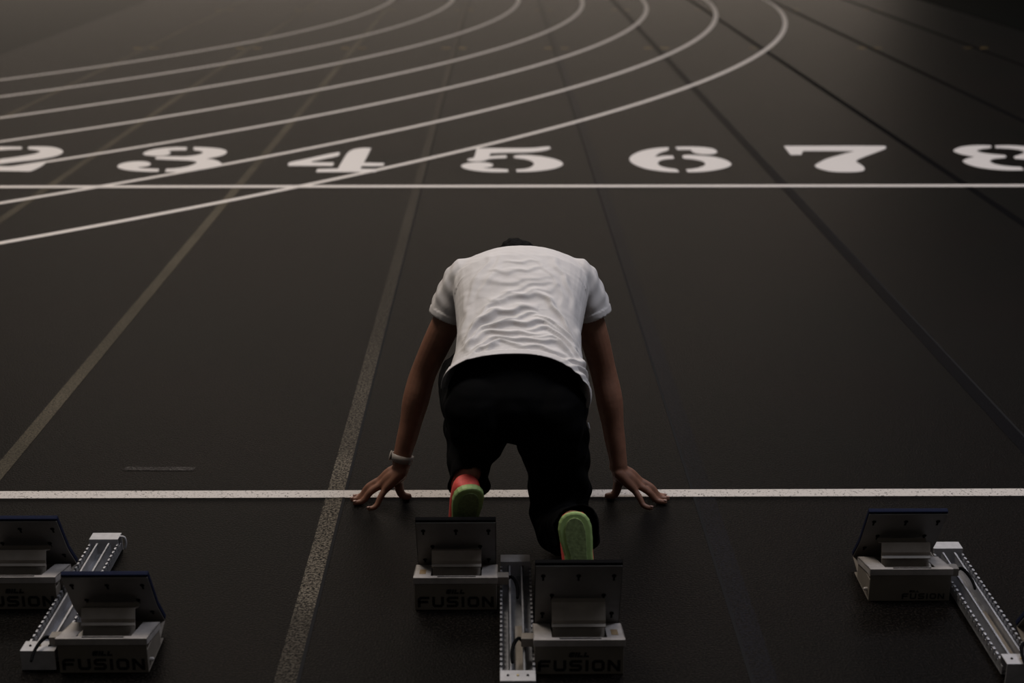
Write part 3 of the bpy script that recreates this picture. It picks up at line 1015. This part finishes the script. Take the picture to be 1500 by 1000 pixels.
bme = to_person(remeshed(body, 'body', 0.0032, 4, 0.5))
link('body', bme, person, 'skin', True)
for s in (-1, 1):
    e = MB()
    e.ellipsoid(HP(s * 0.030, 0.076, 0.004) - PO, (0.0115, 0.0085, 0.0075), Hm, 12, 8)
    e.build('eye', 'band', person, True)
for s, c, d, r in nails:
    nb = MB()
    up = Vector((0, 0, 1))
    up = (up - d * up.dot(d)).normalized()
    rm = Matrix((d, up.cross(d), up)).transposed()
    nb.ellipsoid(c - PO, (r * 0.8, r * 0.62, r * 0.28), rm, 10, 6)
    nb.build('finger_nail', 'nail', person, True)

# hair
hr = MB()
hr.ellipsoid(HP(0, -0.020, 0.036), (0.079, 0.096, 0.086), Hm, 28, 18)
hr.ellipsoid(HP(0, -0.058, -0.020), (0.066, 0.050, 0.066), Hm, 24, 14)
hr.ellipsoid(HP(0.010, -0.070, 0.060), (0.046, 0.042, 0.045), Hm, 24, 14)
hme = to_person(remeshed(hr, 'hair', 0.005, 2, 0.5))
hco, hno = get_co(hme), get_no(hme)
hw = np.sin(hco[:, 0] * 260 + 2 * np.sin(hco[:, 1] * 120)) * np.sin(hco[:, 1] * 210 + hco[:, 2] * 160)
set_co(hme, hco + hno * (0.0028 * hw)[:, None])
link('hair', hme, person, 'hair', True)


# ---- T-shirt
def super_ring(c, ax, up, a, b, n=40, ex=2.4, b2=None):
    out = []
    for k in range(n):
        th = 2 * math.pi * k / n
        cx, sz = math.cos(th), math.sin(th)
        x = math.copysign(abs(cx) ** (2 / ex), cx) * a
        z = math.copysign(abs(sz) ** (2 / ex), sz) * (b if sz >= 0 or b2 is None else b2)
        out.append(c + ax * x + up * z)
    return out


SP = Vector((0, 0.93, 0.37)).normalized()
SN = Vector((0, -0.37, 0.93)).normalized()
def hem_line(x, d):
    # s position of the hem; d is the depth below the middle of the body (negative on the back)
    q = (x + 0.02) / 0.19
    qr, ql = np.maximum(q, 0), np.maximum(-q, 0)
    low = np.where(q > 0, np.maximum(d - 0.035, 0), np.maximum(d - 0.006, 0))
    return 0.0145 - 0.050 * qr ** 2.4 - 0.004 * ql ** 2 + 1.3 * low


secs = [  # x, y, z, half width, half depth, exponent
    (-0.022, -0.530, 0.460, 0.194, 0.106, 2.3),
    (-0.020, -0.445, 0.499, 0.188, 0.108, 2.3),
    (-0.016, -0.40, 0.513, 0.177, 0.107, 2.4),
    (-0.012, -0.32, 0.540, 0.166, 0.106, 2.4),
    (-0.008, -0.22, 0.577, 0.166, 0.110, 2.5),
    (-0.003, -0.12, 0.620, 0.180, 0.113, 2.3),
    (0.000, -0.03, 0.650, 0.190, 0.109, 2.15),
    (0.002, 0.035, 0.667, 0.186, 0.094, 2.0),
    (0.002, 0.08, 0.673, 0.142, 0.078, 2.2),
    (0.002, 0.115, 0.672, 0.092, 0.066, 2.0),
    (0.002, 0.130, 0.670, 0.074, 0.062, 2.0),
]
rings = []
for i, (x, y, z, a, b, ex) in enumerate(secs):
    c = Vector((x, y, z))
    ring = super_ring(c, Vector((1, 0, 0)), SN, a, b, 48, ex)
    rings.append(ring)
sm = MB()
sm.loft(rings)
SLV = {}
for s in (-1, 1):
    a = Vector((s * 0.110, 0.006, 0.655))
    m1 = Vector((s * 0.174, 0.008, 0.638))
    e = Vector((-0.2155, -0.004, 0.545)) if s == -1 else Vector((0.2110, -0.004, 0.548))
    m2 = m1.lerp(e, 0.5) + Vector((s * 0.004, 0, 0))
    axis = (e - m1).normalized()
    SLV[s] = (e, axis)
    side = Vector((0, 1, 0))
    rr = []
    P0 = [a, a.lerp(m1, 0.6) + Vector((s * 0.006, 0, 0.004)), m1, m2, e]
    Tn = [Vector((s, 0, -0.05)), Vector((s, 0, -0.35)), (m2 - a).normalized(), axis, axis]
    for p, t, (ra, rb) in zip(P0, Tn, ((0.070, 0.074), (0.068, 0.068), (0.064, 0.056), (0.060, 0.049), (0.061, 0.0465))):
        t = t.normalized()
        u = side - t * side.dot(t)
        u.normalize()
        w = t.cross(u)
        rr.append([p + u * (ra * math.cos(2 * math.pi * k / 32)) + w * (rb * math.sin(2 * math.pi * k / 32)) for k in range(32)])
    sm.loft(rr)
sme = remeshed(sm, 't_shirt', 0.0034, 5, 0.5)


def fold(px, ps, line, amp, w_up, w_dn):
    """ridge along a polyline in (x, s) metres; w_up and w_dn are its widths to either side"""
    best = np.full(px.shape, 1e9)
    sgn = np.zeros(px.shape)
    par = np.zeros(px.shape)
    tot = len(line) - 1
    for i in range(tot):
        ax_, as_ = line[i]
        bx_, bs_ = line[i + 1]
        dx, ds = bx_ - ax_, bs_ - as_
        L2 = dx * dx + ds * ds
        t = np.clip(((px - ax_) * dx + (ps - as_) * ds) / L2, 0, 1)
        ex, es = px - ax_ - t * dx, ps - as_ - t * ds
        d = np.hypot(ex, es)
        cr = np.sign(dx * es - ds * ex)
        m = d < best
        best = np.where(m, d, best)
        sgn = np.where(m, cr, sgn)
        par = np.where(m, (i + t) / tot, par)
    w = np.where(sgn > 0, w_up, w_dn)
    taper = np.sin(np.clip(par, 0, 1) * math.pi) ** 0.5
    return amp * np.exp(-(best / w) ** 2) * (0.15 + 0.85 * taper)


co, no = get_co(sme), get_no(sme)
px = co[:, 0]
ps = (co[:, 1] + 0.455) * 0.93 + (co[:, 2] - 0.495) * 0.37      # metres along the spine


def L(*pts):
    """fold lines: x in metres, s along the spine from the hem"""
    return [tuple(p) for p in pts]


# (points as x and v-like height above hem in metres of spine)
folds = [
    # lower back: arcs across the small of the back
    (L((-0.150, 0.045), (-0.08, 0.075), (0.0, 0.085), (0.08, 0.070), (0.13, 0.040)), 0.0050, 0.010, 0.006),
    (L((-0.155, 0.075), (-0.09, 0.105), (-0.01, 0.112), (0.07, 0.095)), 0.0055, 0.011, 0.007),
    (L((-0.150, 0.060), (-0.10, 0.125), (-0.03, 0.155), (0.05, 0.150), (0.12, 0.110)), 0.0060, 0.012, 0.007),
    (L((-0.140, 0.130), (-0.08, 0.190), (-0.01, 0.215), (0.05, 0.205)), 0.0058, 0.014, 0.008),
    (L((0.00, 0.125), (0.06, 0.125), (0.12, 0.085), (0.145, 0.050)), 0.0055, 0.010, 0.007),
    (L((-0.02, 0.060), (0.05, 0.055), (0.11, 0.020)), 0.0042, 0.008, 0.006),
    (L((0.03, 0.175), (0.085, 0.150), (0.135, 0.090)), 0.0055, 0.010, 0.007),
    (L((0.06, 0.260), (0.10, 0.200), (0.14, 0.130)), 0.0050, 0.010, 0.008),
    (L((-0.155, 0.020), (-0.11, 0.050), (-0.05, 0.052)), 0.0045, 0.009, 0.006),
    (L((-0.145, 0.100), (-0.115, 0.160), (-0.07, 0.205)), 0.0045, 0.010, 0.007),
    (L((-0.09, 0.235), (-0.03, 0.262), (0.04, 0.258), (0.09, 0.235)), 0.0042, 0.014, 0.009),
    (L((-0.12, 0.200), (-0.06, 0.265), (0.02, 0.300), (0.08, 0.330)), 0.0040, 0.014, 0.009),
    (L((-0.100, 0.030), (-0.05, 0.068), (0.00, 0.066)), 0.0035, 0.007, 0.005),
    (L((0.020, 0.095), (0.075, 0.082), (0.115, 0.055)), 0.0040, 0.007, 0.005),
    (L((0.105, 0.000), (0.135, 0.035), (0.150, 0.080)), 0.0040, 0.006, 0.006),
    (L((0.125, -0.015), (0.150, 0.015), (0.165, 0.060)), 0.0038, 0.006, 0.006),
    (L((-0.130, 0.150), (-0.095, 0.215), (-0.055, 0.245)), 0.0035, 0.008, 0.006),
    (L((-0.070, 0.135), (-0.01, 0.185), (0.045, 0.190)), 0.0034, 0.008, 0.005),
    (L((-0.05, 0.285), (0.01, 0.262), (0.07, 0.290), (0.10, 0.340)), 0.0028, 0.010, 0.007),
    # upper back drape between the shoulder blades
    (L((-0.11, 0.350), (-0.05, 0.322), (0.01, 0.318), (0.07, 0.350)), 0.0042, 0.012, 0.010),
    (L((-0.09, 0.390), (-0.04, 0.365), (0.01, 0.360), (0.06, 0.385)), 0.0040, 0.010, 0.008),
    (L((-0.05, 0.420), (0.0, 0.402), (0.045, 0.415)), 0.0035, 0.008, 0.007),
    # lines running down from the shoulders
    (L((-0.085, 0.480), (-0.115, 0.380), (-0.140, 0.260)), 0.0048, 0.010, 0.010),
    (L((-0.055, 0.470), (-0.085, 0.360), (-0.110, 0.260)), 0.0036, 0.010, 0.010),
    (L((0.075, 0.480), (0.118, 0.380), (0.140, 0.240)), 0.0052, 0.010, 0.010),
    (L((0.04, 0.44), (0.090, 0.330), (0.115, 0.220)), 0.0030, 0.012, 0.010),
    (L((-0.155, 0.320), (-0.158, 0.220), (-0.150, 0.120)), 0.0040, 0.010, 0.010),
    (L((0.158, 0.300), (0.160, 0.200), (0.150, 0.090)), 0.0045, 0.010, 0.010),
]
dsp = np.zeros(len(co))
pxw = px + 0.007 * np.sin(ps * 31 + px * 17) + 0.004 * np.sin(ps * 73 - px * 40 + 1.0)
psw = ps + 0.009 * np.sin(px * 37 + 0.7 + ps * 9) + 0.004 * np.sin(px * 83 + ps * 51)
for line, amp, wu, wd in folds:
    dsp += fold(pxw, psw, line, amp * (2.0 if max(p[1] for p in line) < 0.27 else 1.15), wu * 1.25, wd * 0.85)
dsp -= 0.005
top = np.clip((no @ np.array(SN) + 0.15) / 0.5, 0, 1)
torso = (np.abs(px) < 0.17 + 0.02)
rip = 0.0004 * np.sin(px * 95 + 3 * np.sin(ps * 40)) * np.sin(ps * 120 + 2.5 * np.sin(px * 45))
dsp = (dsp + rip) * top
# hem band and sleeve bands stand slightly proud
pd = -((co - np.array((0, -0.455, 0.495))) @ np.array(SN))
hem_s = hem_line(px, pd)
band = ((ps - hem_s) < 0.021) & (co[:, 1] < -0.3)
dsp = np.where(band, dsp * 0.3 + 0.0018, dsp)
# crumple on the sleeves and around the side on the right hip
for s in (-1, 1):
    e, axis = SLV[s]
    dd = (co - np.array(e)) @ np.array(axis)
    wt = np.clip((np.abs(px) - 0.150) / 0.05, 0, 1)
    wt = wt * wt * (3 - 2 * wt)
    on = (np.abs(px) > 0.150) & (co[:, 1] > -0.1)
    sl = np.where(dd > -0.019, 0.0022, 0.0016 * np.sin(dd * 150 + co[:, 1] * 90) + 0.001 * np.sin(co[:, 1] * 160))
    dsp = np.where(on & (np.sign(px) == s), dsp * (1 - wt) + sl * wt, dsp)
hipc = np.exp(-((px - 0.17) / 0.05) ** 2) * np.exp(-((ps - 0.0) / 0.05) ** 2)
dsp = dsp + hipc * 0.003 * np.sin((ps - px * 0.9) * 210)
co = co + no * dsp[:, None]
# crumpled shoulder line near the neck
set_co(sme, co)


def shirt_cap(c, n):
    r = c - Vector((0, -0.455, 0.495))
    if c.y < -0.20 and r.dot(SP) < float(hem_line(c.x, -r.dot(SN))):
        return True
    for s in (-1, 1):
        e, axis = SLV[s]
        if c.x * s > 0.15 and n.dot(axis) > 0.75 and (c - e).dot(axis) > -0.012:
            return True
    return c.y > 0.11 and n.dot(Vector((0, 1, 0))) > 0.8


delete_faces(sme, shirt_cap)
bm = bmesh.new()
bm.from_mesh(sme)
for v in bm.verts:      # straighten the cut edge of the hem
    if v.is_boundary and v.co.y < -0.20:
        r = v.co - Vector((0, -0.455, 0.495))
        v.co += SP * (float(hem_line(v.co.x, -r.dot(SN))) - r.dot(SP))
bm.to_mesh(sme)
bm.free()
to_person(sme)
so = link('t_shirt', sme, person, 'shirt', True)
so['label'] = 'wrinkled white short-sleeved T-shirt'
sol = so.modifiers.new('cloth', 'SOLIDIFY')
sol.thickness = 0.0016
sol.offset = -1

# ---- trousers
tr = MB()
tr.tube([(-0.018, -0.36, 0.500), (-0.018, -0.42, 0.478), (-0.018, -0.475, 0.452)], [(0.150, 0.096), (0.166, 0.100), (0.150, 0.088)], 28, sub=4)
tr.ellipsoid((-0.112, -0.470, 0.435), (0.090, 0.105, 0.105))
tr.ellipsoid((0.075, -0.465, 0.425), (0.086, 0.105, 0.105))
tr.tube([(-0.072, -0.455, 0.418), (-0.100, -0.44, 0.355), (-0.118, -0.43, 0.32)], [0.060, 0.058, 0.050], 18, sub=3)
tr.tube([(0.028, -0.45, 0.422), (0.055, -0.43, 0.340), (0.075, -0.40, 0.25)], [0.062, 0.066, 0.066], 18, sub=3)
# front (left) leg: thigh forward, shin back down to the ankle
tr.tube([(-0.112, -0.44, 0.432), (-0.130, -0.32, 0.430), (-0.150, -0.18, 0.415), (-0.158, -0.07, 0.400)], [0.092, 0.088, 0.077, 0.066], 22, sub=4)
tr.tube([(-0.158, -0.07, 0.400), (-0.152, -0.18, 0.370), (-0.146, -0.32, 0.330), (-0.140, -0.42, 0.298), (-0.138, -0.505, 0.268)], [0.064, 0.066, 0.060, 0.055, (0.054, 0.058)], 22, sub=4)
# rear (right) leg: kneeling
tr.tube([(0.078, -0.43, 0.425), (0.088, -0.40, 0.300), (0.098, -0.375, 0.180), (0.100, -0.352, 0.082)], [0.090, 0.085, 0.082, 0.076], 22, sub=4)
tr.tube([(0.100, -0.345, 0.078), (0.106, -0.45, 0.105), (0.118, -0.58, 0.165), (0.128, -0.665, 0.205)], [0.074, 0.070, 0.064, 0.062], 22, sub=4)
tme = remeshed(tr, 'trousers', 0.0055, 4, 0.5)
co, no = get_co(tme), get_no(tme)
w = 0.004 * np.sin(co[:, 2] * 70 + 3 * np.sin(co[:, 0] * 30) + co[:, 1] * 40) * np.sin(co[:, 0] * 28 + co[:, 2] * 15)
w += 0.0025 * np.sin(co[:, 1] * 95 + 2 * np.sin(co[:, 2] * 50))
hipmask = np.clip((0.52 - co[:, 2]) / 0.1, 0, 1)
co = co + no * (w * hipmask)[:, None]
co[:, 2] = np.maximum(co[:, 2], 0.004)
set_co(tme, co)
CF = {-1: (Vector((-0.138, -0.505, 0.268)), Vector((0.02, -0.93, -0.3)).normalized()), 1: (Vector((0.128, -0.665, 0.205)), Vector((0.1, -0.9, 0.42)).normalized())}


def cuff_cut(c, n):
    for s in (-1, 1):
        e, ax_ = CF[s]
        if (c - e).length < 0.10 and (c - e).dot(ax_) > 0.012:
            return True
    return False


delete_faces(tme, cuff_cut)
to_person(tme)
tro = link('trousers', tme, person, 'trousers', True)
tro['label'] = 'loose black trousers'
sol = tro.modifiers.new('cloth', 'SOLIDIFY')
sol.thickness = 0.002
sol.offset = -1
zp = MB()
zp.tube([Vector((0.166, -0.452, 0.402)) - PO, Vector((0.1685, -0.456, 0.390)) - PO], [0.0022, 0.0026], 8)
zp.build('zip_pull', 'alu_lit', tro, True)


# ---- shoes
def shoe(s):
    h, t, n, w, Ln = SHOE[s]
    k = Ln / 0.285

    def P(a, b, c):
        return h + t * (a * k) + w * b + n * c - PO
    # medial side of the outline is slightly waisted
    med = -1 if s == 1 else 1      # direction of w towards the other foot
    if w.x * s > 0:
        med = -1
    else:
        med = 1
    prof = [(0.000, 0.006), (0.003, 0.018), (0.010, 0.028), (0.022, 0.0355), (0.040, 0.0395), (0.070, 0.0390), (0.105, 0.0360), (0.140, 0.0360),
            (0.175, 0.0405), (0.205, 0.0440), (0.232, 0.0430), (0.256, 0.0365), (0.273, 0.025), (0.283, 0.010)]

    def outline(scale, inset=0.0):
        L_, R_ = [], []
        for a, hw in prof:
            waist = 0.006 * math.exp(-((a - 0.12) / 0.045) ** 2)
            a2 = inset + a * (0.285 - 2 * inset) / 0.285
            L_.append((a2, -(hw * scale - (waist if med < 0 else 0) - inset * 0.2)))
            R_.append((a2, (hw * scale - (waist if med > 0 else 0) - inset * 0.2)))
        return L_ + R_[::-1]

    def slab_part(name, scale, z0, z1, mat, parent, inset=0.0, bev=0.003):
        o2 = outline(scale, inset)
        m_ = len(o2)
        mb = MB()
        mb.add([P(a, b, z0) for a, b in o2] + [P(a, b, z1) for a, b in o2],
               [tuple(range(m_)), tuple(range(m_, 2 * m_))] + [(i, (i + 1) % m_, m_ + (i + 1) % m_, m_ + i) for i in range(m_)])
        ob = mb.build(name, mat, parent, bevel=bev)
        return ob
    up = MB()
    ringsu = []
    #       along, half width, base, height
    for a, hw, top_ in ((0.004, 0.018, 0.052), (0.010, 0.028, 0.068), (0.026, 0.0355, 0.078), (0.055, 0.0385, 0.080), (0.085, 0.0395, 0.080), (0.115, 0.0385, 0.076),
                        (0.150, 0.0390, 0.066), (0.185, 0.0425, 0.055), (0.215, 0.0440, 0.048), (0.243, 0.0405, 0.042), (0.264, 0.031, 0.036), (0.277, 0.016, 0.030)):
        base = 0.012
        ring = []
        for q in range(24):
            th = 2 * math.pi * q / 24
            cx, sz = math.cos(th), math.sin(th)
            zc = (base + top_) / 2
            hz = (top_ - base) / 2
            wid = hw * (1.0 if sz < 0 else 1.0 - 0.28 * sz * (1.0 if a < 0.1 else 0.5))
            ring.append(P(a, math.copysign(abs(cx) ** 0.8, cx) * wid, zc + hz * math.copysign(abs(sz) ** 0.75, sz)))
        ringsu.append(ring)
    up.loft(ringsu)
    u = up.build('shoe', 'coral', person, True)
    u['label'] = 'coral running shoe with green sole'
    ss = u.modifiers.new('sub', 'SUBSURF')
    ss.levels = 1
    ss.render_levels = 1
    slab_part('midsole', 1.02, 0.002, 0.022, 'green', u, 0.0, 0.005)
    slab_part('outsole', 0.74 if s == -1 else 0.70, -0.0012, 0.004, 'outsole', u, 0.013, 0.0015)
    # collar opening round the ankle
    c_ = MB()
    c_.tube([P(0.018 + 0.038 * (1 - math.cos(a_)), 0.027 * math.sin(a_), 0.076 + 0.004 * math.cos(a_)) for a_ in [2 * math.pi * i / 20 for i in range(21)]], [0.0045] * 21, 8)
    c_.build('collar', 'coral', u, True)


shoe(-1)
shoe(1)

# ---- watch on the left wrist
c = WR[-1] + Vector((0.001, 0.003, 0.020))
ax_ = (EL[-1] - WR[-1]).normalized()
u_ = Vector((0, 1, 0)) - ax_ * ax_.y
u_.normalize()
w_ = ax_.cross(u_)
wb = MB()
rr = []
for ho, rad in ((-0.0105, 0.0), (-0.0105, 0.0035), (0.0105, 0.0035), (0.0105, 0.0)):
    rr.append([c + ax_ * ho - PO + u_ * ((0.0285 + rad) * math.cos(2 * math.pi * k / 32)) + w_ * ((0.0295 + rad) * math.sin(2 * math.pi * k / 32)) for k in range(32)])
wb.loft(rr + [rr[0]], closed=False)
watch = wb.build('watch', 'band', person, True)
watch['label'] = 'pale wristwatch band'
wc = MB()
cc = c + w_ * (0.034 if w_.x < 0 else -0.034) - PO
rm = Matrix((u_, w_, ax_)).transposed()
wc.ellipsoid(cc, (0.015, 0.0035, 0.015), rm, 16, 10)
wc.build('watch_case', 'band', watch, True)
